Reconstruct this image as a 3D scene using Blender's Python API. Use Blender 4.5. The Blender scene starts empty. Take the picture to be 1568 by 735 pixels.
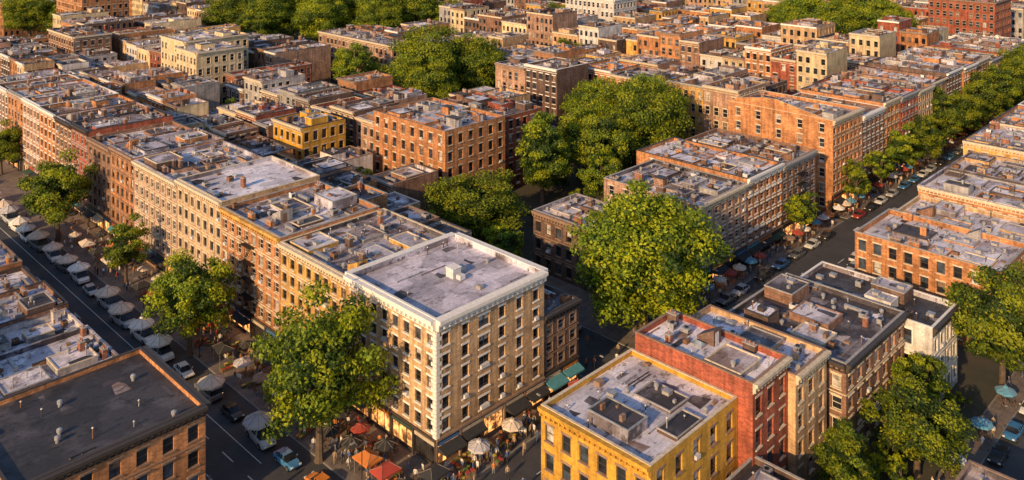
import bpy, math, random
import numpy as np
from mathutils import Vector
R = random.Random(11)
scene = bpy.context.scene
COL = scene.collection
UC, VC, HC = -75.2, -88.1, 77.0

def proj(u, v, z):
    X = .7014*(u-UC)-.7129*(v-VC); d = .7127*(u-UC)+.7013*(v-VC)
    if d < 5: return None
    return 784+1337*X/d, -170+1337*(HC-z)/d, d

# ------------------------------------------------------------------ materials
def newmat(name):
    m = bpy.data.materials.new(name); m.use_nodes = True
    nt = m.node_tree; b = nt.nodes['Principled BSDF']
    return m, nt, b
def N(nt, t, **k):
    n = nt.nodes.new(t)
    for a, v in k.items(): setattr(n, a, v)
    return n
def math_(nt, op, a, b=None, c=None):
    n = N(nt, 'ShaderNodeMath', operation=op)
    for i, x in enumerate((a, b, c)):
        if x is None: continue
        if isinstance(x, (int, float)): n.inputs[i].default_value = x
        else: nt.links.new(x, n.inputs[i])
    return n.outputs[0]
def maprange(nt, x, a, b, c, d):
    n = N(nt, 'ShaderNodeMapRange')
    nt.links.new(x, n.inputs[0])
    for i, q in enumerate((a, b, c, d)): n.inputs[i+1].default_value = q
    return n.outputs[0]
def noise(nt, vec, scale, detail=4, rough=.6):
    n = N(nt, 'ShaderNodeTexNoise'); n.inputs['Scale'].default_value = scale
    n.inputs['Detail'].default_value = detail; n.inputs['Roughness'].default_value = rough
    nt.links.new(vec, n.inputs['Vector']); return n.outputs['Fac']
def vscale(nt, vec, s):
    n = N(nt, 'ShaderNodeVectorMath', operation='MULTIPLY'); nt.links.new(vec, n.inputs[0])
    n.inputs[1].default_value = s; return n.outputs[0]
def cmul(nt, col, fac):
    n = N(nt, 'ShaderNodeVectorMath', operation='SCALE')
    if isinstance(col, tuple): n.inputs[0].default_value = col[:3]
    else: nt.links.new(col, n.inputs[0])
    nt.links.new(fac, n.inputs['Scale']); return n.outputs[0]
def cmix(nt, fac, a, b):
    n = N(nt, 'ShaderNodeMix', data_type='RGBA')
    nt.links.new(fac, n.inputs[0])
    for x, i in ((a, 6), (b, 7)):
        if isinstance(x, tuple): n.inputs[i].default_value = (*x[:3], 1)
        else: nt.links.new(x, n.inputs[i])
    return n.outputs[2]
def plain(name, c, rough=.7, metal=0, var=.15, sc=2.0, emis=None, es=0):
    m, nt, b = newmat(name)
    g = N(nt, 'ShaderNodeNewGeometry').outputs['Position']
    f = maprange(nt, noise(nt, g, sc), .3, .7, 1-var, 1+var)
    nt.links.new(cmul(nt, c, f), b.inputs['Base Color'])
    b.inputs['Roughness'].default_value = rough; b.inputs['Metallic'].default_value = metal
    if emis:
        b.inputs['Emission Color'].default_value = (*emis, 1)
        nt.links.new(maprange(nt, noise(nt, g, 1.1, 3), .42, .62, es*.1, es*1.6), b.inputs['Emission Strength'])
    return m
def wallmat(name, c, c2=None, contrast=1.0):
    m, nt, b = newmat(name)
    g = N(nt, 'ShaderNodeNewGeometry').outputs['Position']
    s = N(nt, 'ShaderNodeSeparateXYZ'); nt.links.new(g, s.inputs[0])
    xy = math_(nt, 'ADD', s.outputs[0], s.outputs[1])
    cb = N(nt, 'ShaderNodeCombineXYZ'); nt.links.new(xy, cb.inputs[0]); nt.links.new(s.outputs[2], cb.inputs[1])
    br = N(nt, 'ShaderNodeTexBrick'); nt.links.new(cb.outputs[0], br.inputs['Vector'])
    br.inputs['Scale'].default_value = 1; br.inputs['Brick Width'].default_value = .62
    br.inputs['Row Height'].default_value = .21; br.inputs['Mortar Size'].default_value = .018
    k = c2 or (c[0]*.58, c[1]*.54, c[2]*.54)
    br.inputs['Color1'].default_value = (*c, 1); br.inputs['Color2'].default_value = (*k, 1)
    br.inputs['Mortar'].default_value = (c[0]*.75+.03, c[1]*.75+.03, c[2]*.75+.03, 1)
    f1 = maprange(nt, noise(nt, g, .35, 6), .3, .7, 1.25-.6*contrast, 1.25+.3*contrast)
    f2 = maprange(nt, noise(nt, vscale(nt, g, (1.6, 1.6, .13)), 1, 5), .35, .7, 1.22, 1.1-.5*contrast)
    f3 = maprange(nt, noise(nt, g, 3.2, 3), .3, .7, .82, 1.18)
    oi = N(nt, 'ShaderNodeObjectInfo').outputs['Random']
    f4 = maprange(nt, oi, 0, 1, .82, 1.16)
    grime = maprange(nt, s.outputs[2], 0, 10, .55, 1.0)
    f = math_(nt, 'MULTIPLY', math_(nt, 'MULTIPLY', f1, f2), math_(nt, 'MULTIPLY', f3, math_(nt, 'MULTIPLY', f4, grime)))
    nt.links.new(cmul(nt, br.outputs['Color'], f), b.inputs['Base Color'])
    b.inputs['Roughness'].default_value = .88
    bp = N(nt, 'ShaderNodeBump'); bp.inputs['Strength'].default_value = .35; bp.inputs['Distance'].default_value = .05
    nt.links.new(br.outputs['Fac'], bp.inputs['Height']); bp.invert = True
    nt.links.new(bp.outputs[0], b.inputs['Normal'])
    return m
def roofmat(name, c, light, dark, amt=.5, gain=1.0):
    m, nt, b = newmat(name)
    g = N(nt, 'ShaderNodeNewGeometry').outputs['Position']
    oi = N(nt, 'ShaderNodeObjectInfo').outputs['Random']
    vo = N(nt, 'ShaderNodeTexVoronoi', distance='CHEBYCHEV'); vo.inputs['Scale'].default_value = .24
    nt.links.new(g, vo.inputs['Vector'])
    sp = N(nt, 'ShaderNodeSeparateColor'); nt.links.new(vo.outputs['Color'], sp.inputs[0])
    n1 = noise(nt, g, .16, 7, .62)
    n2 = noise(nt, vscale(nt, g, (1, 1.7, 1)), .45, 6, .7)
    n3 = noise(nt, g, 2.6, 4, .7)
    a = cmix(nt, maprange(nt, n1, .50-.1*amt, .56, 0, .92), c, light)
    a = cmix(nt, maprange(nt, n2, .55, .61, 0, .88), a, dark)
    f = maprange(nt, sp.outputs[0], 0, 1, .75*gain, 1.25*gain)
    br = N(nt, 'ShaderNodeTexBrick'); nt.links.new(g, br.inputs['Vector']); br.inputs['Scale'].default_value = 1
    br.inputs['Brick Width'].default_value = 7; br.inputs['Row Height'].default_value = 1.1; br.inputs['Mortar Size'].default_value = .035
    seam = maprange(nt, br.outputs['Fac'], 0, 1, 1, .72)
    f = math_(nt, 'MULTIPLY', f, math_(nt, 'MULTIPLY', seam, maprange(nt, n3, .25, .75, .72, 1.27)))
    f = math_(nt, 'MULTIPLY', f, maprange(nt, oi, 0, 1, .85, 1.18))
    nt.links.new(cmul(nt, a, f), b.inputs['Base Color'])
    b.inputs['Roughness'].default_value = .7
    bp = N(nt, 'ShaderNodeBump'); bp.inputs['Strength'].default_value = .5; bp.inputs['Distance'].default_value = .1
    nt.links.new(n2, bp.inputs['Height']); nt.links.new(bp.outputs[0], b.inputs['Normal'])
    return m
WM = {
 'tan': wallmat('tan_brick', (.52,.335,.18), (.37,.23,.13)),
 'ochre': wallmat('ochre_brick', (.62,.35,.09), (.45,.24,.06)),
 'yellow': wallmat('yellow_painted_brick', (.62,.33,.035), (.52,.27,.03), .8),
 'brown': wallmat('brownstone', (.27,.145,.095)),
 'dark': wallmat('dark_brick', (.15,.09,.07)),
 'red': wallmat('red_brick', (.34,.085,.045)),
 'orange': wallmat('orange_brick', (.50,.22,.09)),
 'cream': wallmat('cream_stucco', (.60,.465,.28), (.54,.41,.25), .8),
 'grey': wallmat('grey_stucco', (.34,.32,.32), (.28,.26,.26)),
 'pale': wallmat('pale_painted_brick', (.58,.54,.52), (.52,.48,.46), .8),
 'pink': wallmat('pink_brick', (.44,.265,.185)),
}
RM = {
 'lav': roofmat('grey_membrane_roof', (.40,.37,.44), (.54,.50,.58), (.25,.22,.26), .4),
 'silver': roofmat('silver_coated_roof', (.55,.53,.62), (.74,.71,.79), (.16,.14,.165), .7),
 'dark': roofmat('tar_roof', (.060,.050,.058), (.19,.17,.195), (.028,.024,.027), .25),
 'black': roofmat('black_tar_roof', (.036,.034,.042), (.07,.066,.078), (.02,.019,.022), .2),
 'mid': roofmat('felt_roof', (.19,.157,.175), (.54,.51,.58), (.07,.056,.06), .7),
 'brown': roofmat('brown_gravel_roof', (.22,.15,.13), (.46,.40,.43), (.08,.06,.055), .6),
 'patch': roofmat('patched_roof', (.28,.245,.29), (.70,.67,.74), (.09,.075,.08), 1.1),
}
cream = plain('limestone_trim', (.60,.50,.37), .8, var=.25)
white = plain('white_painted_trim', (.78,.74,.70), .6, var=.12)
bstone = plain('brownstone_trim', (.27,.175,.125), .8, var=.25)
greyt = plain('grey_trim', (.34,.32,.31), .8, var=.25)
black = plain('black_iron', (.022,.021,.022), .5, .3)
darktrim = plain('dark_cornice_paint', (.055,.045,.042), .6)
frame_w = plain('window_frame_white', (.60,.56,.51), .5)
frame_d = plain('window_frame_dark', (.06,.05,.045), .5)
TR = [cream, bstone, greyt, cream, white]
def glassmat(name, c, rough):
    m, nt, b = newmat(name)
    g = N(nt, 'ShaderNodeNewGeometry').outputs['Position']
    f = maprange(nt, noise(nt, g, .7, 2), .35, .65, .4, 1.7)
    nt.links.new(cmul(nt, c, f), b.inputs['Base Color']); b.inputs['Roughness'].default_value = rough
    b.inputs['IOR'].default_value = 1.5
    return m
gl = [glassmat('window_glass', (.018,.021,.027), .08), glassmat('window_glass_blue', (.045,.06,.085), .12),
      glassmat('window_glass_blind', (.36,.33,.30), .3), glassmat('window_glass_curtain', (.18,.13,.10), .3)]
def pickglass(): return R.choices(gl, (7, 3, 1.3, 1.3))[0]
shopglass = glassmat('shop_glass', (.03,.028,.03), .1)
shoplit = plain('lit_shop_window', (.25,.14,.07), .4, var=.6, sc=1.3, emis=(1,.40,.11), es=1.5)
AW = [plain('awning_'+n, c, .85, var=.2) for n, c in (('black', (.03,.03,.032)), ('dark_green', (.03,.06,.045)),
      ('red', (.34,.045,.03)), ('teal', (.07,.25,.30)), ('orange', (.45,.15,.03)), ('cream', (.45,.37,.28)), ('blue', (.05,.13,.28)))]
metal = plain('galvanised_metal', (.38,.38,.40), .5, .4, var=.3)
rust = plain('rusty_metal', (.20,.10,.055), .8, var=.4)
clutwhite = plain('painted_metal_white', (.62,.61,.62), .5, var=.2)
skyl = glassmat('skylight_glass', (.20,.24,.28), .15)
chim = wallmat('chimney_brick', (.30,.13,.085))
pot = plain('clay_pot', (.38,.16,.08), .8)
wood = plain('weathered_wood', (.17,.11,.075), .8, var=.4)
concrete = plain('concrete', (.28,.26,.25), .9, var=.3, sc=.8)

# ------------------------------------------------------------------ mesh builder
class MB:
    def __init__(s): s.v = []; s.f = []; s.m = []; s.mats = []; s.ix = {}
    def mi(s, m):
        if m.name not in s.ix: s.ix[m.name] = len(s.mats); s.mats.append(m)
        return s.ix[m.name]
    def poly(s, pts, m):
        n = len(s.v); s.v += pts; s.f.append(tuple(range(n, n+len(pts)))); s.m.append(s.mi(m))
    def box(s, x0, y0, z0, x1, y1, z1, m, top=None, bottom=False):
        n = len(s.v)
        s.v += [(x0,y0,z0),(x1,y0,z0),(x1,y1,z0),(x0,y1,z0),(x0,y0,z1),(x1,y0,z1),(x1,y1,z1),(x0,y1,z1)]
        F = [(0,1,5,4),(1,2,6,5),(2,3,7,6),(3,0,4,7),(4,5,6,7)]
        i = s.mi(m); j = s.mi(top) if top else i
        for k, q in enumerate(F): s.f.append(tuple(n+a for a in q)); s.m.append(j if k == 4 else i)
        if bottom: s.f.append((n+3,n+2,n+1,n)); s.m.append(i)
    def cyl(s, x, y, z0, z1, r0, r1, m, k=8, cap=True):
        n = len(s.v)
        for i in range(k):
            a = 2*math.pi*i/k; s.v.append((x+r0*math.cos(a), y+r0*math.sin(a), z0))
        for i in range(k):
            a = 2*math.pi*i/k; s.v.append((x+r1*math.cos(a), y+r1*math.sin(a), z1))
        ii = s.mi(m)
        for i in range(k):
            j = (i+1) % k; s.f.append((n+i, n+j, n+k+j, n+k+i)); s.m.append(ii)
        if cap: s.f.append(tuple(n+k+i for i in range(k))); s.m.append(ii)
    def tube(s, a, b, r0, r1, m, k=6):
        a = Vector(a); b = Vector(b); d = (b-a)
        if d.length < 1e-5: return
        d.normalize(); t = d.orthogonal().normalized(); w = d.cross(t)
        n = len(s.v); ii = s.mi(m)
        for p, r in ((a, r0), (b, r1)):
            for i in range(k):
                an = 2*math.pi*i/k; q = p+t*(r*math.cos(an))+w*(r*math.sin(an)); s.v.append(tuple(q))
        for i in range(k):
            j = (i+1) % k; s.f.append((n+i, n+j, n+k+j, n+k+i)); s.m.append(ii)
        s.f.append(tuple(n+k+i for i in range(k))); s.m.append(ii)
    def mesh(s, name, o=(0,0,0)):
        me = bpy.data.meshes.new(name)
        me.from_pydata([(a-o[0], b-o[1], c-o[2]) for a, b, c in s.v], [], s.f)
        for m in s.mats: me.materials.append(m)
        me.polygons.foreach_set('material_index', s.m); me.update()
        return me
    def obj(s, name, o=(0,0,0)):
        ob = bpy.data.objects.new(name, s.mesh(name, o)); ob.location = o; COL.objects.link(ob); return ob
def inst(name, me, loc, rz=0, sc=1):
    ob = bpy.data.objects.new(name, me); ob.location = loc; ob.rotation_euler = (0, 0, rz)
    ob.scale = (sc, sc, sc) if isinstance(sc, (int, float)) else sc
    COL.objects.link(ob); return ob

# ------------------------------------------------------------------ buildings
SIDES = {'W': (lambda b: (b[0], b[3]), (0,-1), (-1,0)), 'S': (lambda b: (b[0], b[2]), (1,0), (0,-1)),
         'E': (lambda b: (b[1], b[2]), (0,1), (1,0)), 'N': (lambda b: (b[1], b[3]), (-1,0), (0,1))}
class Wall:
    def __init__(s, mb, P, D, Nn, L): s.mb, s.P, s.D, s.N, s.L = mb, P, D, Nn, L
    def pt(s, a, z, o): return (s.P[0]+s.D[0]*a+s.N[0]*o, s.P[1]+s.D[1]*a+s.N[1]*o, z)
    def q(s, a0, a1, z0, z1, o, m): s.mb.poly([s.pt(a0,z0,o), s.pt(a1,z0,o), s.pt(a1,z1,o), s.pt(a0,z1,o)], m)
    def box(s, a0, a1, z0, z1, o0, o1, m):
        p = s.pt; P = s.mb.poly
        P([p(a0,z0,o1),p(a1,z0,o1),p(a1,z1,o1),p(a0,z1,o1)], m)
        P([p(a0,z1,o1),p(a1,z1,o1),p(a1,z1,o0),p(a0,z1,o0)], m)
        P([p(a0,z0,o0),p(a1,z0,o0),p(a1,z0,o1),p(a0,z0,o1)], m)
        P([p(a0,z0,o0),p(a0,z0,o1),p(a0,z1,o1),p(a0,z1,o0)], m)
        P([p(a1,z0,o1),p(a1,z0,o0),p(a1,z1,o0),p(a1,z1,o1)], m)
    def windows(s, z0, z1, fl, nb, wm, trim, fr, det, style, ww=None, skip=0, paired=()):
        fh = (z1-z0)/fl; bw = s.L/nb; ww = ww or min(1.35, bw*.52)
        for i in range(fl):
            zf = z0+i*fh; zs = zf+fh*.22; zt = zf+fh*.80
            s.q(0, s.L, zf, zs, 0, wm); s.q(0, s.L, zt, zf+fh, 0, wm)
            prev = 0
            for j in range(nb):
                c = (j+.5)*bw
                if skip and R.random() < skip: continue
                w = ww*(1.7 if j in paired else 1)
                a0, a1 = c-w/2, c+w/2
                s.q(prev, a0, zs, zt, 0, wm); prev = a1
                r = -.25; p = s.pt; P = s.mb.poly
                P([p(a0,zs,0),p(a1,zs,0),p(a1,zs,r),p(a0,zs,r)], trim if det else wm)
                P([p(a0,zt,r),p(a1,zt,r),p(a1,zt,0),p(a0,zt,0)], wm)
                P([p(a0,zs,0),p(a0,zs,r),p(a0,zt,r),p(a0,zt,0)], wm)
                P([p(a1,zs,r),p(a1,zs,0),p(a1,zt,0),p(a1,zt,r)], wm)
                zm = (zs+zt)/2
                if det >= 2:
                    g = pickglass(); g2 = g if R.random() < .55 else pickglass()
                    s.q(a0,a1,zs,zm,r,g); s.q(a0,a1,zm,zt,r+.001,g2)
                    for x0, x1, y0, y1 in ((a0,a0+.09,zs,zt),(a1-.09,a1,zs,zt),(a0+.09,a1-.09,zm-.05,zm+.05),(a0+.09,a1-.09,zt-.1,zt),(a0+.09,a1-.09,zs,zs+.08)):
                        s.q(x0,x1,y0,y1,r+.05,fr)
                    if j in paired: s.q((a0+a1)/2-.08,(a0+a1)/2+.08,zs+.09,zt-.11,r+.06,fr)
                    if R.random() < .10:
                        s.box(a0+.25,a1-.25,zs+.02,zs+.45,r+.02,.3,clutwhite)
                else:
                    s.q(a0,a1,zs,zt,r,pickglass())
                    if det == 1: s.q(a0,a1,zm-.06,zm+.06,r+.04,fr)
                if det >= 1:
                    s.box(a0-.14,a1+.14,zs-.16,zs-.01,-.01,.13,trim)
                    if style == 1:
                        s.box(a0-.1,a1+.1,zt+.01,zt+.3,-.01,.05,trim); s.box(a0-.2,a1+.2,zt+.303,zt+.42,-.01,.24,trim)
                    elif style == 2:
                        s.box(a0-.16,a1+.16,zt+.01,zt+.28,-.01,.06,trim)
                    elif style == 3:
                        s.box(a0-.18,a0-.01,zs,zt,-.01,.05,trim); s.box(a1+.01,a1+.18,zs,zt,-.01,.05,trim)
                        s.box(a0-.2,a1+.2,zt+.01,zt+.34,-.01,.1,trim)
            s.q(prev, s.L, zs, zt, 0, wm)
        if style in (1, 3) and det >= 2:
            for i in range(1, fl):
                if i in (1, fl-1) or style == 3: s.box(0.02, s.L-.02, z0+i*fh-.02, z0+i*fh+.14, -.01, .08, trim)
    def shops(s, h, pil, aw=None):
        n = max(1, round(s.L/4.6)); w = s.L/n
        s.q(0, s.L, 3.05, h, -.25, pil)
        s.q(0, s.L, 0.1, .55, -.25, pil)
        s.box(0, s.L, h-.28, h, -.26, .22, pil)
        for i in range(n):
            a0 = i*w; a1 = a0+w
            s.box(a0, a0+.3, .1, h-.29, -.25, .06, pil)
            s.q(a0+.3, a1, .55, 3.05, -.4, shoplit if R.random() < .6 else shopglass)
            for k in (1, 2): s.box(a0+w*k/3-.04, a0+w*k/3+.04, .55, 3.05, -.4, -.32, frame_d)
            s.box(a0+.5, a1-.2, 3.12, 3.6, -.2, .04, R.choice(AW))
            if R.random() < .7:
                m = aw or R.choices(AW, (9,2,1,1.2,.8,1,.9))[0]; o = R.uniform(1.0,1.8); p = s.pt
                b0, b1 = a0+.35, a1-.05; zt, zb = 3.08, 2.55
                s.mb.poly([p(b0,zb,o),p(b1,zb,o),p(b1,zt,.02),p(b0,zt,.02)], m)
                s.mb.poly([p(b0,zb-.25,o),p(b1,zb-.25,o),p(b1,zb,o),p(b0,zb,o)], m)
                s.mb.poly([p(b0,zb,o),p(b0,zt,.02),p(b0,zb-.1,.02)], m); s.mb.poly([p(b1,zb,o),p(b1,zt,.02),p(b1,zb-.1,.02)], m)
        s.box(s.L-.3, s.L, .1, h-.29, -.25, .061, pil)
    def cornice(s, h, m, size, det, a0=0, a1=None):
        a1 = s.L if a1 is None else a1
        if det == 0:
            s.box(a0, a1, h-.55*size, h+.02, -.02, .4*size, m); return
        s.box(a0, a1, h-.35*size, h+.03, -.02, .68*size, m)
        s.box(a0, a1, h-.62*size, h-.353*size, -.02, .46*size, m)
        s.box(a0, a1, h-1.25*size, h-1.1*size, -.02, .16*size, m)
        if det >= 2:
            n = int((a1-a0)/(.75*size)) or 1
            for i in range(n+1):
                c = a0+.12+(a1-a0-.24)*i/n; s.box(c-.1, c+.1, h-1.08*size, h-.623*size, -.02, .38*size, m)
    def fire_escape(s, c, z0, fh, n, m):
        for i in range(n):
            z = z0+i*fh+.15
            s.box(c-1.7, c+1.7, z, z+.06, .02, 1.0, m)
            for zz in (.5, .95): s.box(c-1.7, c+1.7, z+zz, z+zz+.04, .96, 1.0, m)
            for k in range(9):
                x = c-1.7+3.36*k/8; s.box(x, x+.035, z+.06, z+.95, .965, .995, m)
            for zz in (.5, .95):
                s.box(c-1.7, c-1.66, z+zz, z+zz+.04, .02, .96, m); s.box(c+1.66, c+1.7, z+zz, z+zz+.04, .02, .96, m)
            if i < n-1:
                a, b = (c-1.1, c+1.1) if i % 2 else (c+1.1, c-1.1)
                s.mb.tube(s.pt(a, z, .4), s.pt(b, z+fh, .4), .05, .05, m, 4); s.mb.tube(s.pt(a, z, .75), s.pt(b, z+fh, .75), .05, .05, m, 4)
                for k in range(7):
                    t = (k+.5)/7; x = a+(b-a)*t; s.box(x-.1, x+.1, z+fh*t, z+fh*t+.03, .4, .75, m)

KW = {'ac':3.2,'stair':1.4,'sky':1.4,'chim':3.6,'pipe':7,'duct':1.3,'hatch':2,'stack':2,'box':4.5,'deck':.4,'wall':2.2,'cond':2}
def clutter(mb, x0, x1, y0, y1, z, n, wm, det, kinds=None, slabs=True):
    placed = []
    KK = kinds or KW
    def spot(w, d):
        for _ in range(14):
            if x1-x0 < w+.8 or y1-y0 < d+.8: return None
            x = R.uniform(x0+.3, x1-w-.3); y = R.uniform(y0+.3, y1-d-.3)
            if all(x+w+.2 < a or x > b+.2 or y+d+.2 < c or y > e+.2 for a, b, c, e in placed):
                placed.append((x, x+w, y, y+d)); return x, y
        return None
    if slabs:
        for _ in range(int((x1-x0)*(y1-y0)/75)):
            w, d = R.uniform(2.6,6), R.uniform(2.6,6.5); p = spot(w, d)
            if p:
                x, y = p; h = R.choice((.25,.4,.6,.9,1.3,1.7)); rr = RM[R.choices(['silver','dark','mid','patch','lav','brown','black'],(4,2.5,2,3,2,1.5,.7))[0]]
                mb.box(x,y,z,x+w,y+d,z+h,R.choice([wm,wm,RM['mid'],WM['dark'],WM['grey']]),top=rr)
                e = R.choice([darktrim,greyt,metal,cream,wm]); q = z+h+.002
                for a in ((x-.05,y-.05,x+w+.05,y+.14),(x-.05,y+d-.14,x+w+.05,y+d+.05),(x-.05,y+.14,x+.14,y+d-.14),(x+w-.14,y+.14,x+w+.05,y+d-.14)): mb.box(a[0],a[1],q,a[2],a[3],q+.16,e)
                clutter(mb, x+.1, x+w-.1, y+.1, y+d-.1, z+h, R.randint(1,3), wm, det, {'pipe':3,'box':3,'hatch':1,'stack':2,'chim':1}, False)
    for _ in range(n):
        t = R.choices(list(KK), list(KK.values()))[0]
        if t == 'ac':
            w, d, h = R.uniform(.8,1.4), R.uniform(.7,1.3), R.uniform(.55,.95); p = spot(w, d)
            if p:
                x, y = p; m = R.choice([metal, clutwhite, metal, rust, greyt]); mb.box(x,y,z+.22,x+w,y+d,z+.22+h,m,bottom=True)
                for a, b in ((.08,.08),(w-.16,.08),(.08,d-.16),(w-.16,d-.16)): mb.box(x+a,y+b,z,x+a+.08,y+b+.08,z+.22,darktrim)
                mb.cyl(x+w/2,y+d/2,z+.22+h,z+.3+h,.3,.3,black,10); mb.box(x+.1,y-.015,z+.35,x+w-.1,y-.002,z+h,darktrim)
        elif t == 'stair':
            w, d, h = R.uniform(1.7,2.4), R.uniform(2.2,3.4), R.uniform(1.8,2.3); p = spot(w, d)
            if p:
                x, y = p; m = R.choice([wm, WM['grey'], WM['dark'], WM['brown']]); h2 = h*R.choice((1,.45,.3))
                mb.box(x,y,z,x+w,y+d,z+h2,m,top=RM['mid'])
                if h2 < h: mb.poly([(x,y,z+h2),(x+w,y,z+h2),(x+w,y,z+h),(x,y,z+h)],m); mb.poly([(x,y,z+h),(x+w,y,z+h),(x+w,y+d,z+h2),(x,y+d,z+h2)],RM['dark']); mb.poly([(x,y,z+h2),(x,y,z+h),(x,y+d,z+h2)],m); mb.poly([(x+w,y,z+h2),(x+w,y,z+h),(x+w,y+d,z+h2)],m)
                else: mb.box(x-.1,y-.1,z+h+.003,x+w+.1,y+d+.1,z+h+.13,R.choice([metal,darktrim,greyt]))
                mb.box(x+.4,y-.04,z,x+1.2,y-.004,z+1.7,R.choice([rust,frame_d,clutwhite]))
        elif t == 'sky':
            w, d = R.uniform(1,1.7), R.uniform(1.2,2.3); p = spot(w, d)
            if p:
                x, y = p; mb.box(x,y,z,x+w,y+d,z+.3,metal)
                a, b, c, e = (x,y,z+.302),(x+w,y,z+.302),(x+w,y+d,z+.302),(x,y+d,z+.302); r1, r2 = (x+w/2,y+d*.25,z+.65),(x+w/2,y+d*.75,z+.65)
                mb.poly([a,b,r1],skyl); mb.poly([b,c,r2,r1],skyl); mb.poly([c,e,r2],skyl); mb.poly([e,a,r1,r2],skyl)
        elif t == 'chim':
            w, d, h = R.uniform(.5,.8), R.uniform(.7,1.9), R.uniform(.8,1.7); p = spot(w, d)
            if p:
                x, y = p; mb.box(x,y,z,x+w,y+d,z+h,R.choice([chim,wm,WM['dark']])); mb.box(x-.07,y-.07,z+h+.002,x+w+.07,y+d+.07,z+h+.11,greyt,bottom=True)
                k = max(1, int(d/.55))
                for i in range(k): mb.cyl(x+w/2,y+(i+.5)*d/k,z+h+.11,z+h+.45,.13,.1,pot,7)
        elif t == 'pipe':
            p = spot(.3,.3)
            if p:
                h = R.uniform(.4,1.3); mb.cyl(p[0]+.15,p[1]+.15,z,z+h,.08,.08,R.choice([metal,rust,darktrim]),6); mb.cyl(p[0]+.15,p[1]+.15,z+h,z+h+.14,.17,.06,metal,6)
        elif t == 'duct':
            p = spot(.6, R.uniform(2.5,4))
            if p:
                x, y = p; L = placed[-1][3]-y; mb.box(x,y,z+.3,x+.5,y+L,z+.7,metal,bottom=True); mb.box(x,y,z,x+.5,y+.4,z+.298,metal)
                mb.box(x+.05,y+L-.45,z,x+.45,y+L-.05,z+.298,metal)
        elif t == 'cond':
            L = R.uniform(2,5); p = spot(L,.25)
            if p:
                x, y = p; mb.tube((x,y+.1,z+.15),(x+L,y+.1,z+.15),.06,.06,R.choice([metal,rust,black]),5)
                for k in range(3): mb.box(x+L*k/2.2,y,z,x+L*k/2.2+.12,y+.22,z+.1,wood)
        elif t == 'wall':
            if R.random() < .5: w, d = R.uniform(3,7), .28
            else: w, d = .28, R.uniform(3,7)
            p = spot(w, d)
            if p: h = R.uniform(.35,.9); mb.box(p[0],p[1],z,p[0]+w,p[1]+d,z+h,R.choice([wm,WM['dark'],WM['brown']])); mb.box(p[0]-.04,p[1]-.04,z+h+.002,p[0]+w+.04,p[1]+d+.04,z+h+.07,R.choice([greyt,darktrim,metal]))
        elif t == 'hatch':
            p = spot(1.1,1.1)
            if p: mb.box(p[0],p[1],z,p[0]+.9,p[1]+1,z+.4,greyt); mb.box(p[0]-.06,p[1]-.06,z+.402,p[0]+.96,p[1]+1.06,z+.48,metal)
        elif t == 'stack':
            p = spot(.9,.9)
            if p:
                x, y = p; mb.cyl(x+.45,y+.45,z,z+.4,.22,.22,metal,10); mb.cyl(x+.45,y+.45,z+.4,z+.7,.34,.34,metal,10); mb.cyl(x+.45,y+.45,z+.7,z+.85,.34,.1,metal,10)
        elif t == 'box':
            w, d = R.uniform(.3,1.1), R.uniform(.3,1.1); p = spot(w, d)
            if p: mb.box(p[0],p[1],z,p[0]+w,p[1]+d,z+R.uniform(.2,.7),R.choice([wood,darktrim,metal,rust,concrete,greyt,bstone]))
        elif t == 'deck' and det >= 1:
            p = spot(3.2,3.2)
            if p:
                x, y = p; mb.box(x,y,z+.12,x+3.2,y+3.2,z+.2,wood,bottom=True)
                for a in (0,1.04,2.08,3.12):
                    mb.box(x+a,y,z+.2,x+a+.07,y+.07,z+1.15,wood); mb.box(x+a,y+3.13,z+.2,x+a+.07,y+3.2,z+1.15,wood)
                mb.box(x,y,z+1.152,x+3.2,y+.07,z+1.22,wood); mb.box(x,y+3.13,z+1.152,x+3.2,y+3.2,z+1.22,wood)
    pmats = [RM['dark'],RM['mid'],RM['silver'],RM['black'],RM['brown']] if kinds is None else [RM['dark'],RM['black'],RM['brown'],RM['dark']]
    for _ in range(int(n*.6)):
        w, d = R.uniform(.8,4), R.uniform(.6,3)
        if x1-x0 > w+1 and y1-y0 > d+1:
            x = R.uniform(x0+.2,x1-w-.2); y = R.uniform(y0+.2,y1-d-.2); zz = z+.006+R.random()*.02
            mb.poly([(x,y,zz),(x+w,y+R.uniform(-.15,.15),zz),(x+w-R.random()*.6,y+d*.6,zz),(x+w*.7,y+d,zz),(x+R.random()*.5,y+d*.9,zz)], R.choice(pmats))

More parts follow.
